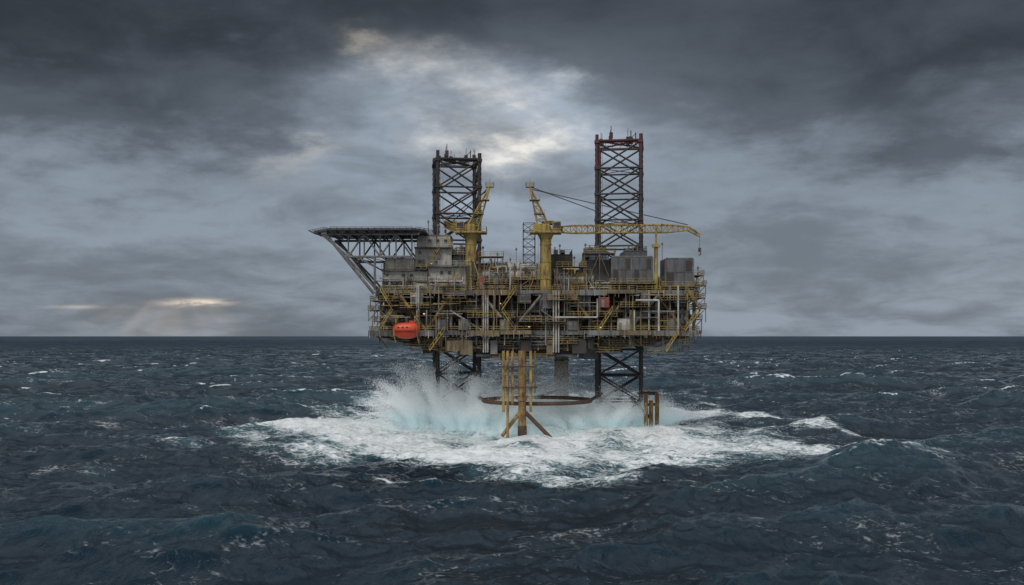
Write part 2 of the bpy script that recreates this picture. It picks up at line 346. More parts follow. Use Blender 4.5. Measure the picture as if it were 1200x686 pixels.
# ---- support columns
mb=MB()
yN=264
mb.beam((X(612,yN),yN,3),(X(612,yN),yN,zB+.5),1.05,RYL,20)
mb.beam((X(612,yN),yN,-8),(X(612,yN),yN,3.2),1.2,RUS,20)
mb.beam((X(612,yN),yN,9.9),(X(612,yN),yN,10.9),1.35,RYL,20)
for px,y,r,zb,m in ((590,262,.38,7,YEL),(595,262,.38,-5,RYL),(600.5,262,.36,9,RYL),(622,262,.38,7,YEL),(627,263,.26,12,OCH)):
    mb.beam((X(px,y),y,zb),(X(px,y),y,zB+.5),r,m,10)
for z in (19,13.5):
    mb.box(X(589,yN),X(629,yN),yN-3,yN-2.6,z-.2,z+.2,RUS)
    for px in (590,628): mb.box(X(px,yN)-.2,X(px,yN)+.2,yN-2.98,yN+2.98,z-.24,z+.24,RUS)
c=Vector((X(612,yN),yN,7.6))
mb.beam(c,(X(588,yN),yN-1,.5),.5,RYL,10); mb.beam(c,(X(652,yN),yN-1,-1.5),.55,RUS,10)
mb.beam((X(603,yN),yN-2.8,zB),(X(625,yN),yN-2.8,13.5),.16,OCH)
fin(mb,'support_column',rig,'rusty brown column cluster with yellow conductor pipes')
mb=MB(); yR=322; mb.beam((X(658,yR),yR,-8),(X(658,yR),yR,zB+1),2.3,OCH,20)
for z in (8,14,19): mb.beam((X(658,yR),yR,z),(X(658,yR),yR,z+.5),2.5,RUS,20)
fin(mb,'support_column',rig,'thick ochre column')
mb=MB()
Lg=(X(535,302),302); Rg=(X(726,302),302); Ng=(X(612,yN),yN); Bg=(X(658,yR),yR)
zz=9.
rc=(7.,278.5); ra,rb_=15.,14.
ring=[(rc[0]+ra*math.cos(2*math.pi*k/40),rc[1]+rb_*math.sin(2*math.pi*k/40),zz) for k in range(41)]
mb.path(ring,.55,RUS,10)
mb.beam((rc[0]+ra,rc[1]+1,zz),(Rg[0]-6,Rg[1]-6,zz+.8),.45,RUS,12); mb.beam((rc[0]-ra,rc[1]+2,zz),(Lg[0]+5,Lg[1]-6,zz+.8),.45,RUS,12)
mb.beam((rc[0],rc[1]+rb_,zz),(Bg[0],Bg[1]-2,zz+.8),.4,RUS,12)
mb.beam((Rg[0]+5,Rg[1]-6,zz+1),(X(770,288),288,zz+1.4),.5,RUS,12)
for px,t in ((757,10.4),(763,8.4),(770,10.6)): 
    mb.beam((X(px,288),288,-4),(X(px,288),288,t),.62,RYL,12)
mb.beam((X(757,288),288,7.2),(X(771,288),288,7.2),.4,RUS,10); mb.beam((X(738,296),296,9),(X(763,288),288,3),.45,RUS,10)
fin(mb,'horizontal_brace',rig,'dark rusty ring brace and tubes just above the waves')
# ---- helideck
hd=empty('helideck',(X(434),278,Z(270)),rig)
zh=Z(270,270)
hx0,hx1,hy0,hy1=X(364,268),X(498,268),264,290
oc=[(hx0+6,hy0),(hx1-3,hy0),(hx1,hy0+5),(hx1,hy1-5),(hx1-3,hy1),(hx0+6,hy1),(hx0,hy1-8),(hx0,hy0+8)]
mb=MB(); mb.poly(oc,zh-.5,zh,DGR)
for x in np.arange(hx0+2,hx1-1,2.6): mb.box(x-.12,x+.12,hy0+2,hy1-2,zh-1.2,zh-.52,DGR)
fin(mb,'landing_pad',hd)
mb=MB()
cx,cy=(hx0+hx1)/2,(hy0+hy1)/2
for (a,b) in zip(oc,oc[1:]+oc[:1]):
    A=Vector((a[0],a[1],zh-.3)); B=Vector((b[0],b[1],zh-.3)); n=Vector(((a[0]+b[0])/2-cx,(a[1]+b[1])/2-cy,0)).normalized()*1.5+Vector((0,0,.4))
    mb.beam(A+n,B+n,.09,GRY); mb.beam(A+n*.5,B+n*.5,.06,GRY)
    k=max(2,int((B-A).length/1.6))
    for j in range(k+1): q=A.lerp(B,j/k); mb.beam(q,q+n,.07,GRY)
fin(mb,'safety_net',hd)
mb=MB(); 
for y in (hy0+3,hy1-3):
    zt=zh-1.3; zb=Z(302); xs=np.linspace(X(392),X(484),6)
    mb.beam((xs[0]-3,y,zt),(xs[-1]+2,y,zt),.36,GRY,6); mb.beam((xs[1],y,zb),(xs[-1],y,zb),.34,GRY,6)
    mb.beam((xs[0]-3,y,zt),(xs[1],y,zb),.34,GRY,6)
    for i in range(1,6):
        mb.beam((xs[i],y,zt),(xs[i],y,zb),.22,GRY,6)
        if i<5: 
            if i%2: mb.beam((xs[i],y,zb),(xs[i+1],y,zt),.26,GRY,6)
            else: mb.beam((xs[i],y,zt),(xs[i+1],y,zb),.26,GRY,6)
    mb.beam((X(384),y,zt),(X(440),y,Z(345)),.4,GRY,8)
    mb.beam((X(408),y,zb),(X(441),y,Z(338)),.28,GRY,8)
    mb.beam((X(441),y,zb),(X(441),y,zU),.32,GRY,8)
    mb.beam((X(420),y,zb),(X(441),y,Z(314)),.2,GRY,8)
for i in range(6):
    mb.beam((xs[i],hy0+3,zt),(xs[i],hy1-3,zt),.16,DGR)
    if i: mb.beam((xs[i],hy0+3,zb),(xs[i],hy1-3,zb),.14,DGR)
    if i>1: mb.beam((xs[i-1],hy0+3,zb),(xs[i],hy1-3,zb),.12,DGR)
fin(mb,'support_truss',hd)
# ---- accommodation
acc=empty('accommodation_block',(X(495),282,zU),rig)
def block(x0,x1,y0,y1,z0,z1,m,par,wins=2,name='wall',trim=GRY):
    mb=MB(); mb.box(x0,x1,y0,y1,z0,z1,m)
    mb.box(x0-.15,x1+.15,y0-.15,y1+.15,z1+.003,z1+.25,trim)
    for x in np.arange(x0+.4,x1,2.2): mb.box(x-.07,x+.07,y0-.12,y0-.003,z0,z1-.003,m)
    o=fin(mb,name,par)
    if wins:
        for k in range(wins):
            zc=z0+(k+.6)*(z1-z0)/wins
            for x in np.arange(x0+1.4,x1-1,2.2):
                if random.random()<.6:
                    w=MB(); w.box(x-.45,x+.45,y0-.1,y0-.02,zc-.4,zc+.4,GLS); w.box(x-.55,x+.55,y0-.16,y0-.1,zc-.52,zc-.41,trim); fin(w,'window',o)
    return o
block(X(447),X(500),271.5,292,zU+.05,Z(318),BEI,acc,2)
block(X(500)+.2,X(545),273,292,zU+.05,Z(313),LGT,acc,2)
block(X(450),X(484),272.5,290,Z(318)+.3,Z(303),LGT,acc,1)
block(X(484)+.1,X(528),274.5,292,Z(313)+.3,Z(290),BEI,acc,2)
block(X(486),X(526),276,290,Z(290)+.3,Z(274),BEI,acc,1)
block(X(529),X(547),276,290,Z(313)+.3,Z(294),GRY,acc,1)
mb=MB()
for (a,b,py,y0) in ((447,500,316,269.8),(500,548,311.5,271.3),(484,530,289,273),(441,470,330,269.8),(522,548,297,274.5)):
    mb.box(X(a),X(b),y0,y0+1.5,Z(py)+.03,Z(py)+.2,GRY); mb.rail([(X(a),y0,Z(py)+.2),(X(b),y0,Z(py)+.2)],LGT if a!=447 else YEL,step=1.4)
    for px in range(a+2,b,14): mb.beam((X(px),y0+.1,Z(py)),(X(px),y0+.1,Z(py)-3),.08,GRY)
fin(mb,'gallery',acc)
for (a,pa,b,pb,y) in ((524,340,540,316,271.6),(500,313,514,290,273.2),(532,297,522,277,274.8)):
    mb=MB(); mb.stair((X(a),y,Z(pa)),(X(b),y,Z(pb)),1.0,YEL); fin(mb,'staircase',acc)
for px,py,y in ((478,334,271.3),(492,334,271.3),(535,334,272.8),(494,307,274.3)):
    mb=MB(); mb.box(X(px)-.5,X(px)+.5,y,y+.12,Z(py)-1.2,Z(py)+1,GRY); mb.box(X(px)+.25,X(px)+.35,y-.08,y-.005,Z(py)-.2,Z(py),DRK); fin(mb,'door',acc)
clutter('rooftop_equipment',X(530),X(548),276,284,Z(294)+.3,Z(285),10,4,8,[GRY,LGT,OCH])
clutter('facade_pipework',X(444),X(546),270,271.2,zU,Z(324),18,0,24,[GRY,LGT,OCH])
# ---- topside equipment
M2=[OCH,GRY,LGT,YEL,LGT,GRY,RUS,BEI,DGR]
for a,b,pt in ((548,600,306),(600,645,308),(645,700,314),(690,765,328),(765,816,326)):
    w=b-a; clutter('topside_pipework',X(a),X(b),YF+2.6,YF+12,zU,Z(pt),int(w*.9),int(w*.25),int(w*.85),M2)
    clutter('topside_pipework',X(a),X(b),YF+14,YB-8,zU,Z(pt)+1.5,int(w*.5),int(w*.3),int(w*.4),M2)
for px,py,l,r in ((590,322,11,1.5),(602,313,7,1.0),(676,326,9,1.3)):
    mb=MB(); y=YF+6; mb.tank((X(px),y,Z(py)),r,l,'x',LGT,18)
    for t in (-.3,.3): mb.box(X(px)+l*t-.3,X(px)+l*t+.3,y-r*.8,y+r*.8,zU,Z(py)-r*.5,GRY)
    for t in (-.4,0,.4): mb.beam((X(px)+l*t,y,Z(py)),(X(px)+l*t+.15,y,Z(py)),r*1.06,GRY,18)
    mb.rail([(X(px)-l/2,y-.6,Z(py)+r),(X(px)+l/2,y-.6,Z(py)+r)],YEL,step=1.5)
    fin(mb,'process_vessel',rig)
for a,b,py in ((560,606,332),(600,642,327),(652,688,312),(560,590,300),(684,722,296)):
    mb=MB(); z=Z(py); y0=YF+2.8; mb.box(X(a),X(b),y0,YF+8,z-.2,z,OCH); mb.rail([(X(a),y0,z),(X(b),y0,z),(X(b),YF+8,z)],YEL,step=1.5)
    for px in (a+1,(a+b)/2,b-1):
        for y in (y0+.3,YF+7.8): mb.beam((X(px),y,zU),(X(px),y,z-.2),.16,OCH,6)
    mb.beam((X(a+1),y0+.3,zU),(X((a+b)/2),y0+.3,z-.2),.1,OCH,6); mb.beam((X(b-1),y0+.3,zU),(X((a+b)/2),y0+.3,z-.2),.1,OCH,6)
    fin(mb,'access_platform',rig)
def module(x0,x1,y0,y1,z0,z1,m,trim,name='equipment_module',label=None):
    mb=MB(); mb.box(x0,x1,y0,y1,z0,z1,m)
    for x in (x0,x1): mb.box(x-.15,x+.15,y0-.15,y0+.15,z0-.1,z1+.12,trim)
    for z in (z0,z1): mb.box(x0+.16,x1-.16,y0-.12,y0+.1,z-.12,z+.12,trim)
    for k in range(1,int((x1-x0)/1.6)): 
        x=x0+k*1.6; mb.box(x-.1,x+.1,y0-.14,y0-.01,z0+.13,z1-.13,m)
    mb.rail([(x0,y0,z1+.12),(x1,y0,z1+.12),(x1,y1,z1+.12)],trim,step=1.6)
    for px in (x0+.5,x1-.5): mb.beam((px,y0+1,zU),(px,y0+1,z0),.2,trim,6)
    for k in range(3): a=U(x0+1,x1-1); mb.box(a-.6,a+.6,y0+1,y0+2.5,z1+.05,z1+U(.6,1.4),GRY)
    mb.beam((x0+1.5,y0+2,z1),(x0+1.5,y0+2,z1+U(1.5,4)),.18,GRY,8)
    return fin(mb,name,rig,label)
module(X(646),X(673),280,292,Z(322),Z(295),DRK,LAT)
module(X(684),X(716),276,290,zU+1.5,Z(303),CGR,GRY)
module(X(690),X(716),284,296,Z(303)+.3,Z(288),BLU,DGR)
module(X(738),X(766),284,296,Z(303)+.3,Z(289),BLU,DGR)
module(X(572),X(598),286,300,zU+1,Z(308),GRY,OCH)
module(X(606),X(628),288,300,zU+1,Z(314),BEI,OCH)
def container(x0,x1,y0,y1,z0,z1,label):
    e=empty('cargo_container',((x0+x1)/2,(y0+y1)/2,z0)); top(e,label,'container','grey cargo containers on the upper deck')
    mb=MB(); mb.box(x0,x1,y0,y1,z0,z1,CGR)
    for x in np.arange(x0+.5,x1-.3,.75): mb.box(x-.12,x+.12,y0-.06,y0-.01,z0+.25,z1-.25,CGR)
    fin(mb,'container_shell',e)
    mb=MB()
    for x in (x0,x1):
        for y in (y0,y1): mb.box(x-.16,x+.16,y-.16,y+.16,z0-.02,z1+.02,GRY)
    for z in (z0,z1-.02):
        mb.box(x0+.17,x1-.17,y0-.14,y0+.1,z-.02,z+.24,GRY)
    zm=(z0+z1)/2; mb.box(x0+.17,x1-.17,y0-.12,y0-.07,zm-.14,zm+.14,DGR)
    for t in (.33,.67): x=x0+(x1-x0)*t; mb.box(x-.1,x+.1,y0-.18,y0-.13,z0+.25,z1-.05,DGR)
    fin(mb,'corner_frame',e)
    mb=MB(); mb.box(x0+.4,x0+(x1-x0)*.29,y0-.2,y0-.15,z0+.4,zm-.2,DRK); fin(mb,'louvre_panel',e)
    mb=MB(); mb.box(x0+(x1-x0)*.72,x1-.5,y0-.2,y0-.15,zm+.4,z1-.5,DRK); fin(mb,'louvre_panel',e)
container(X(717),X(740.5),270,277,Z(331),Z(301),'weathered grey cargo container stacked on the upper deck')
container(X(741.5),X(765),270,277,Z(331),Z(301),'weathered grey cargo container stacked on the upper deck')
container(X(780),X(813),270.5,279,Z(335),Z(303),'large grey ribbed container beside the deck edge rail')
mb=MB(); 
for a,b,py in ((714,768,331.8),(777,820,335.8)):
    z=Z(py); mb.box(X(a),X(b),268.6,280,z-.3,z-.02,OCH); mb.rail([(X(a),268.6,z),(X(b),268.6,z)],YEL,step=1.5)
    for px in np.linspace(a+1,b-1,6): mb.beam((X(px),269.2,zU),(X(px),269.2,z-.3),.15,OCH,6)
fin(mb,'container_rack',rig)
mb=MB(); x=X(768.5); mb.beam((x,269.6,zU),(x,269.6,Z(286)),.55,YEL,12); mb.beam((x,269.6,Z(286)),(x,269.6,Z(268)),.3,YEL,12); mb.box(x-1,x+1,268.6,270.6,Z(290),Z(287),YEL); mb.beam((x,269.6,Z(268)),(x+1.6,269.6,Z(262)),.14,YEL,8)
fin(mb,'yellow_post',rig)
for px,py,y in ((566,288,275),(583,296,280),(605,290,283),(656,286,285),(686,285,280),(776,284,282),(818,312,274),(816,322,276),(502,258,283),(513,262,286),(673,300,278),(540,288,280),(598,302,276)):
    mb=MB(); mb.beam((X(px,y),y,zU),(X(px,y),y,Z(py,y)),U(.08,.16),random.choice([GRY,LGT,OCH]),6)
    mb.box(X(px,y)-.3,X(px,y)+.3,y-.2,y+.2,Z(py,y)-.8,Z(py,y)-.3,GRY)
    fin(mb,'antenna_mast',rig)
mb=MB(); mb.truss((X(620,290),290,zU),(X(620,290),290,Z(262,290)),3.4,3.4,9,LAT,.17,.1,up=(1,0,0)); mb.rail([(X(613,290),288,Z(276,290)),(X(627,290),288,Z(276,290))],LAT); fin(mb,'vent_tower',rig)
mb=MB(); mb.truss((X(690,286),286,zU),(X(690,286),286,Z(292,286)),2.6,2.6,6,OCH,.14,.08,up=(1,0,0)); fin(mb,'vent_tower',rig)
# ---- cranes
def crane(px,D,pyTop,pyBase,mastTip,boomEnd,label,greybase=None,boomdrop=None,reach_y=0,nsec=17):
    x=X(px,D); zt=Z(pyTop,D); e=empty('crane',(x,D,Z(pyBase,D)),rig); e['label']=label
    mb=MB(); mb.beam((x,D,Z(pyBase,D)),(x,D,zt),1.5,YEL,20)
    for t in (.2,.5,.8): zz=Z(pyBase,D)*(1-t)+zt*t; mb.beam((x,D,zz),(x,D,zz+.3),1.66,YEL,20)
    mb.beam((x,D,zt-1.8),(x,D,zt),1.5,YEL,20,2.3)
    for g in (-.3,.3): mb.beam((x-1.8+g,D-.8,Z(pyBase,D)),(x-1.8+g,D-.8,zt),.06,YEL)
    if greybase: mb.beam((x,D,Z(greybase,D)),(x,D,Z(pyBase,D)-.01),1.75,GRY,20)
    fin(mb,'pedestal',e)
    mb=MB(); mb.box(x-4.3,x+4.3,D-3.2,D+3.2,zt,zt+.35,YEL); mb.rail([(x-4.3,D-3.2,zt+.35),(x+4.3,D-3.2,zt+.35),(x+4.3,D+3.2,zt+.35),(x-4.3,D+3.2,zt+.35)],YEL,closed=True,step=1.3,h=1.3)
    mb.box(x-3.4,x+1,D-1.6,D+2.6,zt+.36,zt+2.5,YEL); mb.box(x-1,x+2.2,D-1,D+2,zt+2.51,zt+3.4,OCH)
    fin(mb,'slewing_platform',e)
    s=1 if boomEnd[0]>px else -1
    mb=MB(); cxx=x+s*2.9; mb.box(cxx-1.1,cxx+1.1,D-3,D-.6,zt+.4,zt+3,YEL); cab=fin(mb,'cab',e)
    mb=MB(); mb.box(cxx-.9,cxx+.9,D-3.06,D-3.01,zt+1.3,zt+2.7,GLS); mb.box(cxx+s*1.11-.02,cxx+s*1.11+.02,D-2.8,D-.8,zt+1.3,zt+2.7,GLS); fin(mb,'window',cab)
    mt=Vector(P(mastTip[0],mastTip[1],D))
    mb=MB()
    for sy in (-1.3,1.3):
        mb.beam((x-1.8*1,D+sy,zt+.4),mt+Vector((0,sy*.4,0)),.26,YEL,6); mb.beam((x+1.8,D+sy,zt+.4),mt+Vector((0,sy*.4,0)),.2,YEL,6)
        n=7
        for k in range(1,n):
            t=k/n; a=Vector((x-1.8,D+sy,zt+.4)).lerp(mt+Vector((0,sy*.4,0)),t); b=Vector((x+1.8,D+sy,zt+.4)).lerp(mt+Vector((0,sy*.4,0)),t); mb.beam(a,b,.1,YEL)
            b2=Vector((x+1.8,D+sy,zt+.4)).lerp(mt+Vector((0,sy*.4,0)),(k-1)/n); mb.beam(a,b2,.09,YEL)
    for t in (.3,.6,.9):
        a=Vector((x-1.8,D-1.3,zt+.4)).lerp(mt,t); mb.beam(a,a+Vector((0,2.2,0)),.12,YEL)
    mb.box(mt.x-1.1,mt.x+1.1,D-.9,D+.9,mt.z-.2,mt.z+.1,YEL); mb.rail([(mt.x-1.1,D-.9,mt.z+.1),(mt.x+1.1,D-.9,mt.z+.1),(mt.x+1.1,D+.9,mt.z+.1),(mt.x-1.1,D+.9,mt.z+.1)],YEL,closed=True,step=1.1,h=1)
    mb.beam(mt,mt+Vector((0,0,2.2)),.1,YEL)
    for t in (.4,.7):
        q=Vector((x,D,zt+.4)).lerp(mt,t); mb.box(q.x-1.4,q.x+1.4,D-1.7,D+1.7,q.z-.08,q.z+.08,YEL); mb.rail([(q.x-1.4,D-1.7,q.z),(q.x+1.4,D-1.7,q.z)],YEL,h=1,step=1.2,r=.05)
    fin(mb,'mast',e)
    b0=Vector((x+s*2.4,D+reach_y*.02,zt+1.1)); b1=Vector((X(boomEnd[0],D+reach_y),D+reach_y,Z(boomEnd[1],D+reach_y)))
    mb=MB(); mb.truss(b0,b0.lerp(b1,.12),1.2,1.4,2,YEL,.2,.12,taper=1.6); mb.truss(b0.lerp(b1,.12),b0.lerp(b1,.85),2.0,2.1,nsec,YEL,.2,.11); mb.truss(b0.lerp(b1,.85),b1,2.0,2.0,4,YEL,.18,.1,taper=.5)
    tip=b1
    if boomdrop:
        tip=Vector(P(boomdrop[0],boomdrop[1],D)); mb.truss(b1,tip,1.0,1.0,4,YEL,.16,.09,taper=.7)
    mm_=b0.lerp(b1,.5); mb.box(mm_.x-1,mm_.x+1,mm_.y-1,mm_.y+1,mm_.z+1,mm_.z+1.5,YEL)
    fin(mb,'boom',e)
    mb=MB(); 
    for sy in (-.5,.5):
        mb.beam(mt+Vector((0,sy,0)),b0.lerp(b1,.6)+Vector((0,sy,1.0)),.075,LAT); mb.beam(mt+Vector((0,sy,-.6)),b1+Vector((0,sy,1)),.075,LAT)
    fin(mb,'cable',e)
    mb=MB(); hz=tip.z-(3.4 if boomdrop else 2); mb.beam(tip,(tip.x,tip.y,hz),.07,LAT); mb.box(tip.x-.35,tip.x+.35,tip.y-.3,tip.y+.3,hz-1.1,hz,RUS); mb.path([(tip.x,tip.y,hz-1.1),(tip.x+.35,tip.y,hz-1.6),(tip.x,tip.y,hz-2.1),(tip.x-.3,tip.y,hz-1.8)],.12,LAT,6)
    fin(mb,'hook',e)
crane(552,274,274,341,(574,219),(522,262),'yellow pedestal crane with its boom slewed away over the deck',reach_y=48)
crane(639.5,271,274,341,(621,219),(806,268),'yellow pedestal crane with long horizontal lattice boom',greybase=364,boomdrop=(820,276))
for (px,py,y) in ((497,368,YF-.6),(704,384,YF-2.6),(620,383,YF-.6),(505,309,274.1),(533,327,272.6),(586,356,YF-.6)):
    mb=MB(); x=X(px,y); z=Z(py,y); mb.box(x-.25,x+.25,y-.25,y,z-.13,z+.13,LMP); mb.box(x-.3,x+.3,y-.28,y+.05,z+.14,z+.22,GRY); mb.beam((x,y,z),(x,y+.8,z+.3),.05,GRY); fin(mb,'deck_lamp',rig)
def lifeboat(px,py,y,L,label,m):
    cx=X(px,y); cz=Z(py,y); e=empty('lifeboat',(cx,y,cz-1.9)); top(e,label,'lifeboat')
    ns,nr=18,16; v=[];f=[]
    for i in range(ns+1):
        t=-1+2*i/ns; k=max(0.02,(1-abs(t)**4.2))**.5
        for j in range(nr):
            a=2*math.pi*j/nr; c,s=math.cos(a),math.sin(a)
            c=math.copysign(abs(c)**.75,c); s=math.copysign(abs(s)**.8,s)
            zz=s*(2.2 if s>0 else 2.0)*k*(1+.06*t); v.append((t*L/2,c*1.8*k*(1 if s>-.2 else .8),zz+ (0.45*t*t if s<0 else 0)))
    for i in range(ns):
        for j in range(nr): f.append((i*nr+j,(i+1)*nr+j,(i+1)*nr+(j+1)%nr,i*nr+(j+1)%nr))
    f.append(tuple(range(nr))); f.append(tuple(range(ns*nr,ns*nr+nr))[::-1])
    mb=MB(); mb.v=[(a+cx,b+y,c+cz) for a,b,c in v]; mb.f=f; mb.mi=[mb.m(m)]*len(f)
    fin(mb,'hull',e,smooth=True)
    mb=MB(); mb.box(cx-L*.45,cx+L*.45,y-1.9,y-1.75,cz-.12,cz+.1,DRK); mb.box(cx-L*.45,cx+L*.45,y+1.75,y+1.9,cz-.12,cz+.1,DRK); fin(mb,'fender',e)
    mb=MB(); mb.box(cx+L*.12,cx+L*.3,y-.8,y+.8,cz+1.9,cz+2.7,m); fin(mb,'conning_tower',e)
    for k in (-.3,-.14,.02):
        mb=MB(); mb.box(cx+L*k,cx+L*k+.5,y-1.8,y-1.55,cz+.8,cz+1.15,GLS); fin(mb,'window',e)
    mb=MB()
    for k in (-.3,.3): mb.beam((cx+L*k,y,cz+1.8),(cx+L*k,y,cz+3.6),.1,DRK)
    fin(mb,'lifting_cable',e)
    for k in (-.42,.42):
        d=MB(); d.path([(cx+L*k,265.5,zL),(cx+L*k,265.5,cz+3.9),(cx+L*k*.75,y-.2,cz+3.6)],.28,YEL,6); d.beam((cx+L*k,265.5,cz+1.4),(cx+L*k*.75,y,cz+3.6),.18,YEL,6); d.beam((cx+L*k,265.3,cz-3),(cx+L*k,y-1.9,cz-1.2),.16,YEL,6); d.beam((cx+L*k,y-1.95,cz-1.2),(cx+L*k,y-1.95,cz+1.2),.12,YEL,6)
        fin(d,'davit',rig)
lifeboat(476,388,262.6,7.2,'bright orange enclosed lifeboat hanging from yellow davits',ORG)
# ================================================================ SEA
def ocean(N,L,V,wd,seed,lmin,direc=2):
    rs=np.random.RandomState(seed); k1=2*np.pi*np.fft.fftfreq(N,L/N); kx,ky=np.meshgrid(k1,k1,indexing='ij'); k=np.hypot(kx,ky); k[0,0]=1
    Lw=V*V/9.81; w=(math.cos(wd),math.sin(wd)); ca=(kx*w[0]+ky*w[1])/k
    ph=np.exp(-1/(k*Lw)**2)/k**4*(0.06+np.abs(ca)**direc)*np.exp(-(k*lmin)**2); ph[0,0]=0; ph[ca<0]*=.2
    h0=(rs.randn(N,N)+1j*rs.randn(N,N))*np.sqrt(ph)
    h=np.fft.ifft2(h0).real; s=h.std(); dx=np.fft.ifft2(-1j*kx/k*h0).real/s; dy=np.fft.ifft2(-1j*ky/k*h0).real/s
    return h/s,dx,dy
def samp(A,L,x,y,rot=0):
    N=A.shape[0]; c,s=math.cos(rot),math.sin(rot); u=(x*c+y*s)/L*N; v=(-x*s+y*c)/L*N
    i=np.floor(u).astype(np.int64); j=np.floor(v).astype(np.int64); fu=u-i; fv=v-j; i%=N; j%=N; i1=(i+1)%N; j1=(j+1)%N
    return A[i,j]*(1-fu)*(1-fv)+A[i1,j]*fu*(1-fv)+A[i,j1]*(1-fu)*fv+A[i1,j1]*fu*fv
def sm(a,b,t): t=np.clip((t-a)/(b-a),0,1); return t*t*(3-2*t)
wd=math.radians(-66)
L1,L2,L3=470.,71.,1730.
h1,x1,y1=ocean(1024,L1,12.2,wd,21,.42,4)
h2,x2,y2=ocean(512,L2,5.0,wd+.5,5,.12,2)
h3,x3,y3=ocean(512,L3,24,wd-.3,9,6.,4)
a1,a2,a3=1.85,.20,.8
lam=-.95
c=L1/1024
def g(A,ax): return (np.roll(A,-1,ax)-np.roll(A,1,ax))/(2*c)
J=(1+lam*a1*g(x1,0))*(1+lam*a1*g(y1,1))-(lam*a1)**2*g(x1,1)*g(y1,0)
q=np.percentile(J,[1.0,5.0]); fo=1-sm(q[0],q[1],J)
acc_=fo.copy()
for k in range(1,26):
    sx=int(round(-math.cos(wd)*k*1.0/c*.5)); sy=int(round(-math.sin(wd)*k*1.0/c*.5)); acc_=np.maximum(acc_,np.roll(np.roll(fo,sx,0),sy,1)*(1-k/26)**1.4*.6)
fo=acc_
rad=np.concatenate([np.geomspace(4,60,24)[:-1],np.geomspace(60,6000,1200)[:-1],np.geomspace(6000,90000,120)])
ang=np.concatenate([np.linspace(-34,34,850),np.linspace(34,326,90)[1:-1]])
ang=np.radians(ang)
R,A_=np.meshgrid(rad,ang,indexing='ij'); gx=(R*np.sin(A_)).ravel(); gy=(R*np.cos(A_)).ravel(); r=R.ravel()
f2=1-sm(350,900,r); f1=(1-sm(5000,20000,r)*.8)*(1-.25*sm(400,1500,r))
H1=samp(h1,L1,gx,gy)
H=a1*f1*H1+a2*f2*samp(h2,L2,gx,gy,.7)+a3*samp(h3,L3,gx,gy,.3)
DX=a1*f1*samp(x1,L1,gx,gy)+a3*samp(x3,L3,gx,gy,.3); DY=a1*f1*samp(y1,L1,gx,gy)+a3*samp(y3,L3,gx,gy,.3)
c2,s2=math.cos(.7),math.sin(.7); ddx=samp(x2,L2,gx,gy,.7)*a2*f2; ddy=samp(y2,L2,gx,gy,.7)*a2*f2
DX+=ddx*c2-ddy*s2; DY+=ddx*s2+ddy*c2
n3=samp(h3,L3*.31,gx,gy,1.1); n4=samp(h2,90.,gx,gy,.2); n5=samp(h1,260.,gx,gy,2.)
ccx,ccy=2.,296.
ux=(gx-ccx); uy=(gy-ccy)
th=np.arctan2(uy,ux); rr=np.hypot(np.where(ux>0,ux/106.,ux/110.),np.where(uy<0,uy/124.,uy/185.))
rr=rr*(1+.10*np.sin(3*th+1)+.08*np.sin(7*th+2)+.05*np.sin(12*th))+n5*.12
churn=1-sm(.15,1.2,rr)
core=np.exp(-((ux-2)**2/(40.**2)+(uy+0)**2/(30.**2)))
arms=np.exp(-((gx+66)**2/(28.**2)+(gy-300-.12*(gx+62))**2/(19.**2)))+np.exp(-((gx-84)**2/(28.**2)+(gy-292)**2/(14.**2)))*.8+np.exp(-((gx-20)**2/(58.**2)+(gy-222)**2/(14.**2)))*.5+np.exp(-((gx+5)**2/(70.**2)+(gy-245)**2/(16.**2)))*.5+np.exp(-((gx-70)**2/(50.**2)+(gy-380)**2/(28.**2)))*.6
churn=np.clip(churn+arms*.42,0,1.2)
cut=1-.55*np.clip(core+.45*churn,0,1)
H=H*cut+churn*(n4*.3+np.abs(n5)*.15)+core*(.0+n4*.5)
white=samp(fo,L1,gx,gy)*np.clip(.5+n3*.45,0,1)*(1-.5*sm(450,2500,r))*(.3+.7*sm(150,230,r))
# two breaking crests in the open water
for (bx,by,wx,wy,tl) in ((-123.,352.,9.,3.2,.15),(-20.,196.,8.,1.3,-.22)):
    dd=np.exp(-((gx-bx)**2/wx**2+((gy-by)-tl*(gx-bx)+.6*n4)**2/wy**2)); white=np.maximum(white,dd*.75); H+=dd*.8
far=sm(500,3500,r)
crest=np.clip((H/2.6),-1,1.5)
gxo=gx+lam*DX*cut; gyo=gy+lam*DY*cut
nr,nc=R.shape
co=np.stack([gxo,gyo,H],1)
i=np.arange(nr-1)[:,None]*nc; j=np.arange(nc)[None,:]; j1=(j+1)%nc
faces=np.stack([i+j,i+nc+j,i+nc+j1,i+j1],-1).reshape(-1,4)[:,::-1]
me=bpy.data.meshes.new('sea'); nv=len(co); nf=len(faces)
me.vertices.add(nv); me.vertices.foreach_set('co',co.astype(np.float32).ravel())
me.loops.add(nf*4); me.loops.foreach_set('vertex_index',faces.astype(np.int32).ravel())
me.polygons.add(nf); me.polygons.foreach_set('loop_start',np.arange(0,nf*4,4,dtype=np.int32)); me.polygons.foreach_set('use_smooth',np.ones(nf,dtype=bool))
me.update(calc_edges=True)
for nm,ar in (('whitecap',white),('churn',churn),('core',core),('far',far),('crest',crest)):
    at=me.attributes.new(nm,'FLOAT','POINT'); at.data.foreach_set('value',ar.astype(np.float32))
sea=bpy.data.objects.new('sea',me); COL.objects.link(sea); sea['kind']='structure'; sea['label']='dark rough sea with whitecaps and churned foam'
m,nt,b=new_mat('sea_water'); N=nt.nodes; Lk=nt.links
def val(x,sock):
    if isinstance(x,(int,float)): sock.default_value=x
    else: nt_cur[0].links.new(x,sock)
nt_cur=[nt]
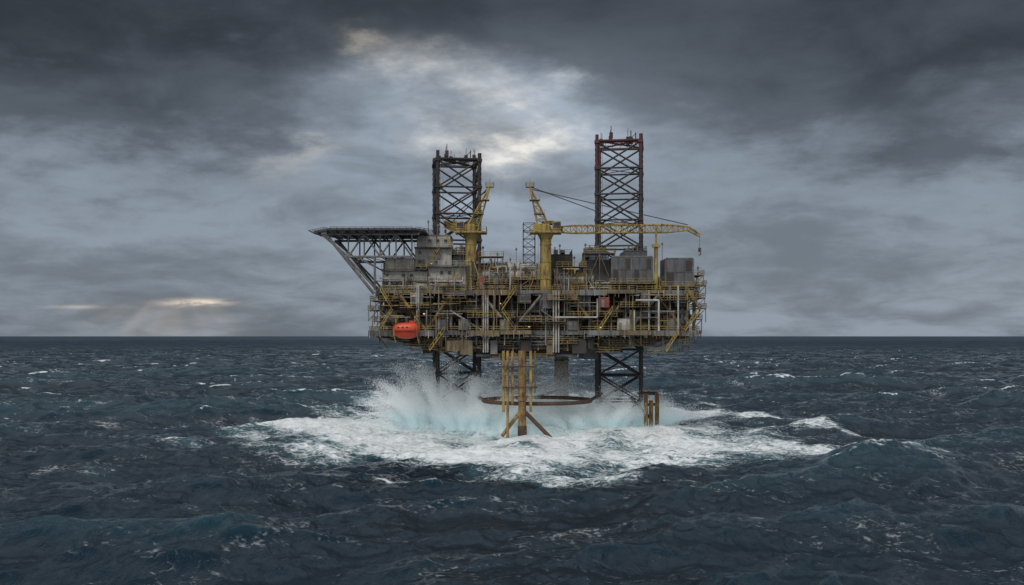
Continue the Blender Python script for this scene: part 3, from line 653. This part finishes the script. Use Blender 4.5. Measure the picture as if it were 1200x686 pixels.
def MT(op,a,b_=0,c_=None,clamp=False):
    n=nt_cur[0].nodes.new('ShaderNodeMath'); n.operation=op; n.use_clamp=clamp; val(a,n.inputs[0]); val(b_,n.inputs[1])
    if c_ is not None: val(c_,n.inputs[2])
    return n.outputs[0]
def SS(x,a,b_):
    n=nt_cur[0].nodes.new('ShaderNodeMapRange'); n.interpolation_type='SMOOTHSTEP'; val(x,n.inputs['Value']); n.inputs['From Min'].default_value=a; n.inputs['From Max'].default_value=b_; return n.outputs['Result']
def NZ(vec,scale,detail=5,rough=.5,dist=0,dims='3D'):
    n=nt_cur[0].nodes.new('ShaderNodeTexNoise'); n.noise_dimensions=dims; n.inputs['Scale'].default_value=scale; n.inputs['Detail'].default_value=detail; n.inputs['Roughness'].default_value=rough; n.inputs['Distortion'].default_value=dist
    nt_cur[0].links.new(vec,n.inputs['Vector']); return n.outputs['Fac']
def MC(f,a,b_,blend='MIX'):
    n=nt_cur[0].nodes.new('ShaderNodeMix'); n.data_type='RGBA'; n.blend_type=blend; val(f,n.inputs['Factor'])
    for s_,x in ((n.inputs['A'],a),(n.inputs['B'],b_)):
        if isinstance(x,tuple): s_.default_value=(*x,1)
        else: nt_cur[0].links.new(x,s_)
    return n.outputs['Result']
def AT(nm):
    n=N.new('ShaderNodeAttribute'); n.attribute_name=nm; return n.outputs['Fac']
tc=N.new('ShaderNodeTexCoord').outputs['Object']
wc,ch,cr,fr_,cst=AT('whitecap'),AT('churn'),AT('core'),AT('far'),AT('crest')
mpf=N.new('ShaderNodeMapping'); mpf.inputs['Rotation'].default_value=(0,0,.15); mpf.inputs['Scale'].default_value=(.62,1.2,1); Lk.new(tc,mpf.inputs['Vector'])
na=NZ(mpf.outputs[0],.28,8,.70,1.4); nb=NZ(tc,.06,3,.6,.8); nc_=NZ(mpf.outputs[0],1.6,5,.68,.8)
vor=N.new('ShaderNodeTexVoronoi'); vor.feature='DISTANCE_TO_EDGE'; vor.inputs['Scale'].default_value=.5
wv=N.new('ShaderNodeVectorMath'); wv.operation='ADD'; nzc=N.new('ShaderNodeTexNoise'); nzc.inputs['Scale'].default_value=.35; nzc.inputs['Detail'].default_value=5
Lk.new(tc,nzc.inputs['Vector']); sc=N.new('ShaderNodeVectorMath'); sc.operation='SCALE'; sc.inputs['Scale'].default_value=6; Lk.new(nzc.outputs['Color'],sc.inputs[0])
Lk.new(tc,wv.inputs[0]); Lk.new(sc.outputs[0],wv.inputs[1]); Lk.new(wv.outputs[0],vor.inputs['Vector'])
lace=MT('SUBTRACT',1,SS(vor.outputs['Distance'],.0,.25))
tex=MT('ADD',MT('MULTIPLY',na,.62),MT('ADD',MT('MULTIPLY',nc_,.28),MT('MULTIPLY',lace,.09)))
tex=MT('ADD',tex,MT('MULTIPLY',MT('SUBTRACT',nb,.5),.5))
fch=SS(MT('ADD',MT('MULTIPLY',ch,.43),tex),.665,.91)
fwc=SS(MT('ADD',MT('MULTIPLY',wc,.70),tex),.78,1.02)
streak=MT('MULTIPLY',SS(tex,.57,.71),MT('MULTIPLY_ADD',fr_,-.24,.29))
foam=MT('MAXIMUM',MT('MAXIMUM',MT('MULTIPLY',fch,.97),MT('MULTIPLY',fwc,MT('MULTIPLY_ADD',fr_,-.4,.85))),streak)
foam=MT('MAXIMUM',foam,MT('MULTIPLY',SS(MT('ADD',cr,MT('MULTIPLY',tex,.7)),.70,1.2),.85),clamp=True)
aer=MT('MULTIPLY',SS(MT('ADD',ch,MT('MULTIPLY',nb,.35)),.45,1.15),.9,clamp=True)
aer2=MT('MAXIMUM',aer,MT('MULTIPLY',wc,.18))
near=MC(SS(cst,.0,1.3),(.0025,.0115,.021),(.007,.030,.043))  # higher water coloured paler teal, imitating light shining through thin crests
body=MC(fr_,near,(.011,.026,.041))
deep=MC(aer2,body,(.04,.17,.195))
shade=MT('MULTIPLY_ADD',SS(MT('ADD',MT('MULTIPLY',nc_,.5),MT('MULTIPLY',na,.5)),.38,.60),.36,.64)
wh0=MC(SS(cr,.15,.7),(.86,.89,.90),(.76,.87,.885)); whv=N.new('ShaderNodeVectorMath'); whv.operation='SCALE'; Lk.new(wh0,whv.inputs[0]); Lk.new(shade,whv.inputs['Scale'])
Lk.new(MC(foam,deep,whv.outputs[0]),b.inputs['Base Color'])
rg=MT('ADD',MT('ADD',.10,MT('MULTIPLY',foam,.5)),MT('MULTIPLY',fr_,.3)); Lk.new(rg,b.inputs['Roughness']); b.inputs['IOR'].default_value=1.33
Lk.new(MT('MULTIPLY',MT('SUBTRACT',1,MT('MULTIPLY',fr_,.68)),MT('SUBTRACT',.55,MT('MULTIPLY',foam,.42))),b.inputs['Specular IOR Level'])
b.inputs['Specular Tint'].default_value=(.48,.78,1.0,1)
mp=N.new('ShaderNodeMapping'); mp.inputs['Rotation'].default_value=(0,0,wd); mp.inputs['Scale'].default_value=(1,.45,1); Lk.new(tc,mp.inputs['Vector'])
rip=MT('ADD',NZ(mp.outputs[0],.9,5,.6,.4),MT('MULTIPLY',NZ(mp.outputs[0],3.2,3,.6),.25))
bp=N.new('ShaderNodeBump'); bp.inputs['Strength'].default_value=1; bp.inputs['Distance'].default_value=.31; Lk.new(MT('ADD',rip,MT('MULTIPLY',foam,.5)),bp.inputs['Height']); Lk.new(bp.outputs['Normal'],b.inputs['Normal'])
me.materials.append(m)
# ================================================================ SPRAY droplets
pts=[];szs=[]
def plume(cx,cy,rx,ry,h,n,jets=30,lean=(0,0),spread=1.5,ks=1.):
    per=n//jets
    for _ in range(jets):
        a=RN.uniform(0,2*np.pi); q=math.sqrt(RN.rand()); bx=cx+math.cos(a)*rx*q; by=cy+math.sin(a)*ry*q
        hh=h*(.35+.75*RN.rand())*(1-.5*q*q); s=RN.rand(per)**1.15
        ox=(bx-cx)*.35+lean[0]+RN.randn()*1.0; oy=(by-cy)*.35+lean[1]+RN.randn()*1.0
        sg=.35+spread*s
        x=bx+ox*s*s*2+RN.randn(per)*sg; y=by+oy*s*s*2+RN.randn(per)*sg; z=hh*s*(1.15-.15*s)+RN.randn(per)*sg*.55
        pts.append(np.stack([x,y,z+.3],1)); szs.append(ks*(.09+.11*RN.rand(per)**4))
plume(X(520,300),293,11,6,20,310000,36,(-1.5,0),1.1)
plume(X(563,290),286,10,5,16,260000,30,(1,0),1.1)
plume(X(497,300),298,8,5,12,120000,20,(-3,0),1.0)
plume(X(655,316),312,16,5,19,220000,24,(1,0),2.6,.75)
plume(X(640,300),298,14,6,12,150000,26,(0,0),1.6,.85)
plume(X(716,300),294,12,5,12,190000,28,(1.5,0),1.1)
plume(X(748,300),297,10,5,9,110000,22,(2.5,0),1.1)
plume(X(690,288),284,11,4,9,130000,24,(0,0),1.0)
plume(X(612,262),268,9,3,3.4,34000,18,(0,0),.8)
nm=110000; a=RN.rand(nm)*2*np.pi; q=np.sqrt(RN.rand(nm)); pts.append(np.stack([4+q*np.cos(a)*46,300+q*np.sin(a)*34,np.abs(RN.randn(nm))*.8+.3+1.2*np.exp(-q*q*2)],1)); szs.append(.08+.09*RN.rand(nm)**2)
pt=np.concatenate(pts); sz=np.concatenate(szs); k_=pt[:,2]>-.5; pt=pt[k_]; sz=sz[k_]; n=len(pt)
tri=RN.randn(n,3,3); tri/=np.linalg.norm(tri,axis=2,keepdims=True)
V=(pt[:,None,:]+tri*sz[:,None,None]).reshape(-1,3)
me=bpy.data.meshes.new('sea_spray'); me.vertices.add(n*3); me.vertices.foreach_set('co',V.astype(np.float32).ravel())
me.loops.add(n*3); me.loops.foreach_set('vertex_index',np.arange(n*3,dtype=np.int32)); me.polygons.add(n); me.polygons.foreach_set('loop_start',np.arange(0,n*3,3,dtype=np.int32)); me.update(calc_edges=True)
m,nt,b=new_mat('spray_water'); nt_cur[0]=nt; N=nt.nodes
sx_=N.new('ShaderNodeSeparateXYZ'); nt.links.new(N.new('ShaderNodeTexCoord').outputs['Object'],sx_.inputs[0])
tint=MC(SS(sx_.outputs[2],.0,7.),(.84,.955,.97),(.96,.98,.985))
tr=N.new('ShaderNodeBsdfTranslucent'); df=N.new('ShaderNodeBsdfDiffuse'); ms=N.new('ShaderNodeMixShader'); ms.inputs[0].default_value=.45
nt.links.new(tint,tr.inputs['Color']); nt.links.new(tint,df.inputs['Color'])
nt.links.new(df.outputs[0],ms.inputs[1]); nt.links.new(tr.outputs[0],ms.inputs[2])
# faint glow added to all droplets, standing in for light scattered in the mist
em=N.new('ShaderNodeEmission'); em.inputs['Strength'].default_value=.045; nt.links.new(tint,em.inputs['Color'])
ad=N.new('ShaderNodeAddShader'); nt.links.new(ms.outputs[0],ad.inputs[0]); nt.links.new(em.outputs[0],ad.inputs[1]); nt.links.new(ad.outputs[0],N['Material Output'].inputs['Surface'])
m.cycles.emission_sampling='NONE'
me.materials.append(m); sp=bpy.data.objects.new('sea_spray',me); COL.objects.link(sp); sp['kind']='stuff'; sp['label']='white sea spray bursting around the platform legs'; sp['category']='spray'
# ================================================================ WORLD
w=bpy.data.worlds.new('World'); scene.world=w; w.use_nodes=True; nt=w.node_tree; N=nt.nodes; Lk=nt.links; nt_cur[0]=nt
for n_ in list(N): N.remove(n_)
out=N.new('ShaderNodeOutputWorld'); tcg=N.new('ShaderNodeTexCoord').outputs['Generated']
sep=N.new('ShaderNodeSeparateXYZ'); Lk.new(tcg,sep.inputs[0]); dx,dy,dz=sep.outputs
yy=MT('MAXIMUM',dy,.08); tx=MT('DIVIDE',dx,yy); tz=MT('DIVIDE',dz,yy)
px=MT('MULTIPLY_ADD',tx,F,600.); py=MT('MULTIPLY_ADD',tz,-F,394.)
zz_=MT('ADD',MT('MAXIMUM',dz,0),.24)
cb=N.new('ShaderNodeCombineXYZ'); Lk.new(MT('DIVIDE',dx,zz_),cb.inputs[0]); Lk.new(MT('DIVIDE',dy,zz_),cb.inputs[1]); Lk.new(MT('MULTIPLY',dz,1.5),cb.inputs[2])
mp=N.new('ShaderNodeMapping'); mp.inputs['Location'].default_value=(3.1,1.7,0); mp.inputs['Rotation'].default_value=(0,0,.25); Lk.new(cb.outputs[0],mp.inputs['Vector']); cv=mp.outputs[0]
n1=NZ(cv,1.35,8,.54,.35); n2=NZ(cv,3.9,8,.60,.5)
mpw=N.new('ShaderNodeMapping'); mpw.inputs['Location'].default_value=(9.3,4.1,2.); Lk.new(cb.outputs[0],mpw.inputs['Vector'])
nw=N.new('ShaderNodeTexNoise'); nw.inputs['Scale'].default_value=2.8; nw.inputs['Detail'].default_value=7; nw.inputs['Roughness'].default_value=.60; Lk.new(mpw.outputs[0],nw.inputs['Vector'])
sw=N.new('ShaderNodeSeparateColor'); Lk.new(nw.outputs['Color'],sw.inputs[0])
pxw=MT('ADD',px,MT('MULTIPLY',MT('SUBTRACT',sw.outputs[0],.5),400.)); pyw=MT('ADD',py,MT('MULTIPLY',MT('SUBTRACT',sw.outputs[1],.5),220.))
def G(cx,cy,sx,sy,warp=False):
    a=MT('DIVIDE',MT('SUBTRACT',pxw if warp else px,cx),sx); b_=MT('DIVIDE',MT('SUBTRACT',pyw if warp else py,cy),sy)
    e=MT('ADD',MT('MULTIPLY',a,a),MT('MULTIPLY',b_,b_)); return MT('EXPONENT',MT('MULTIPLY',e,-1))
front=SS(dy,-.1,.35)
nn=MT('ADD',MT('MULTIPLY',n1,.66),MT('MULTIPLY',n2,.34))
bias=MT('ADD',G(150,105,290,78,True),MT('ADD',G(980,95,350,100,True),MT('MULTIPLY',SS(tz,.22,.34),1.0)))
bias=MT('SUBTRACT',bias,MT('MULTIPLY',G(565,145,120,72,True),1.0))
dark=SS(MT('ADD',MT('MULTIPLY',bias,.46),MT('MULTIPLY',nn,1.45)),.78,1.18)
fine=SS(nn,.38,.62)
light=MT('MULTIPLY',.29,MT('ADD',.64,MT('MULTIPLY',fine,.55)))
hor=MT('MULTIPLY',SS(tz,.075,.0),MT('ADD',-.05,MT('MULTIPLY',SS(tx,.15,-.4),.24)))
light=MT('MULTIPLY',light,MT('SUBTRACT',1,hor))
drk=MT('MULTIPLY',.082,MT('ADD',.58,MT('MULTIPLY',fine,.85)))
drk=MT('MULTIPLY',drk,MT('SUBTRACT',1,MT('MULTIPLY',SS(tz,.22,.35),.35)))
lum=MT('ADD',MT('MULTIPLY',light,MT('SUBTRACT',1,dark)),MT('MULTIPLY',drk,dark))
broad=G(580,165,180,85)
brk=SS(sw.outputs[2],.40,.60)
core_=MT('MULTIPLY',MT('ADD',G(590,150,75,36,True),MT('MULTIPLY',G(545,110,60,34,True),.45)),MT('MULTIPLY_ADD',brk,.85,.15))
sm1=MT('MULTIPLY',G(472,62,30,15,True),G(472,62,80,50)); sm2=MT('MULTIPLY',G(352,165,42,17,True),G(352,165,100,50))
lum=MT('ADD',lum,MT('MULTIPLY',broad,MT('ADD',.05,MT('MULTIPLY',fine,.12))))
warm=MT('ADD',MT('MULTIPLY',core_,.72),MT('ADD',MT('MULTIPLY',sm1,.34),MT('MULTIPLY',sm2,.18)))
s1=MT('MULTIPLY',G(230,355,34,4.2),SS(n2,.3,.55)); s2_=G(90,360,28,2.2)
ry=MT('DIVIDE',MT('SUBTRACT',px,205),MT('ADD',MT('MAXIMUM',MT('SUBTRACT',py,325),4),0))
cbr=N.new('ShaderNodeCombineXYZ'); Lk.new(ry,cbr.inputs[0]); rays=NZ(cbr.outputs[0],1.3,1,.5)
fan=MT('MULTIPLY',MT('MULTIPLY',G(195,378,70,30),SS(py,346,364)),MT('MULTIPLY_ADD',SS(rays,.30,.70),.13,.05))
sunb=MT('ADD',MT('MULTIPLY',s1,.85),MT('ADD',MT('MULTIPLY',s2_,.24),fan))
def scale_col(c,f):
    n=N.new('ShaderNodeVectorMath'); n.operation='SCALE'
    if isinstance(c,tuple): n.inputs[0].default_value=c
    else: Lk.new(c,n.inputs[0])
    val(f,n.inputs['Scale']); return n.outputs[0]
def addv(a,b_):
    n=N.new('ShaderNodeVectorMath'); n.operation='ADD'; Lk.new(a,n.inputs[0]); Lk.new(b_,n.inputs[1]); return n.outputs[0]
fr=addv(addv(scale_col((.85,1.0,1.20),lum),scale_col((1.0,.88,.68),warm)),scale_col((1.0,.80,.58),sunb))
back=scale_col((.94,.99,1.05),MT('ADD',.52,MT('MULTIPLY',fine,.25)))
full=MC(MT('MULTIPLY',front,MT('SUBTRACT',1,SS(dz,.38,.72))),back,fr)
full=MC(SS(dz,-.02,.0),(.05,.06,.07),full)
bg=N.new('ShaderNodeBackground'); Lk.new(full,bg.inputs['Color']); bg.inputs['Strength'].default_value=1.0
sky=N.new('ShaderNodeTexSky'); sky.sky_type='NISHITA'; sky.sun_disc=False; sky.sun_elevation=math.radians(48); sky.sun_rotation=math.radians(205)
bg2=N.new('ShaderNodeBackground'); Lk.new(sky.outputs[0],bg2.inputs['Color']); bg2.inputs['Strength'].default_value=.06
mxs=N.new('ShaderNodeMixShader'); mxs.inputs[0].default_value=.06; Lk.new(bg.outputs[0],mxs.inputs[1]); Lk.new(bg2.outputs[0],mxs.inputs[2]); Lk.new(mxs.outputs[0],out.inputs['Surface'])
sl=bpy.data.lights.new('sun','SUN'); sl.energy=1.4; sl.angle=math.radians(20); sl.color=(1,.96,.90); so=bpy.data.objects.new('sun',sl); COL.objects.link(so)
az=math.radians(205); e=math.radians(48); dirv=Vector((math.sin(az)*math.cos(e),math.cos(az)*math.cos(e),math.sin(e))); so.rotation_euler=dirv.to_track_quat('Z','Y').to_euler(); so.location=(0,0,200)
# ================================================================ CAMERA
cam=bpy.data.cameras.new('camera'); cam.lens=35; cam.sensor_width=36; cam.clip_start=.5; cam.clip_end=200000; cam.shift_y=51/1200
co_=bpy.data.objects.new('camera',cam); COL.objects.link(co_); co_.location=(0,0,CH); co_.rotation_euler=(math.radians(90),0,0); scene.camera=co_
scene.view_settings.view_transform='Standard'; scene.view_settings.look='None'; scene.view_settings.exposure=0
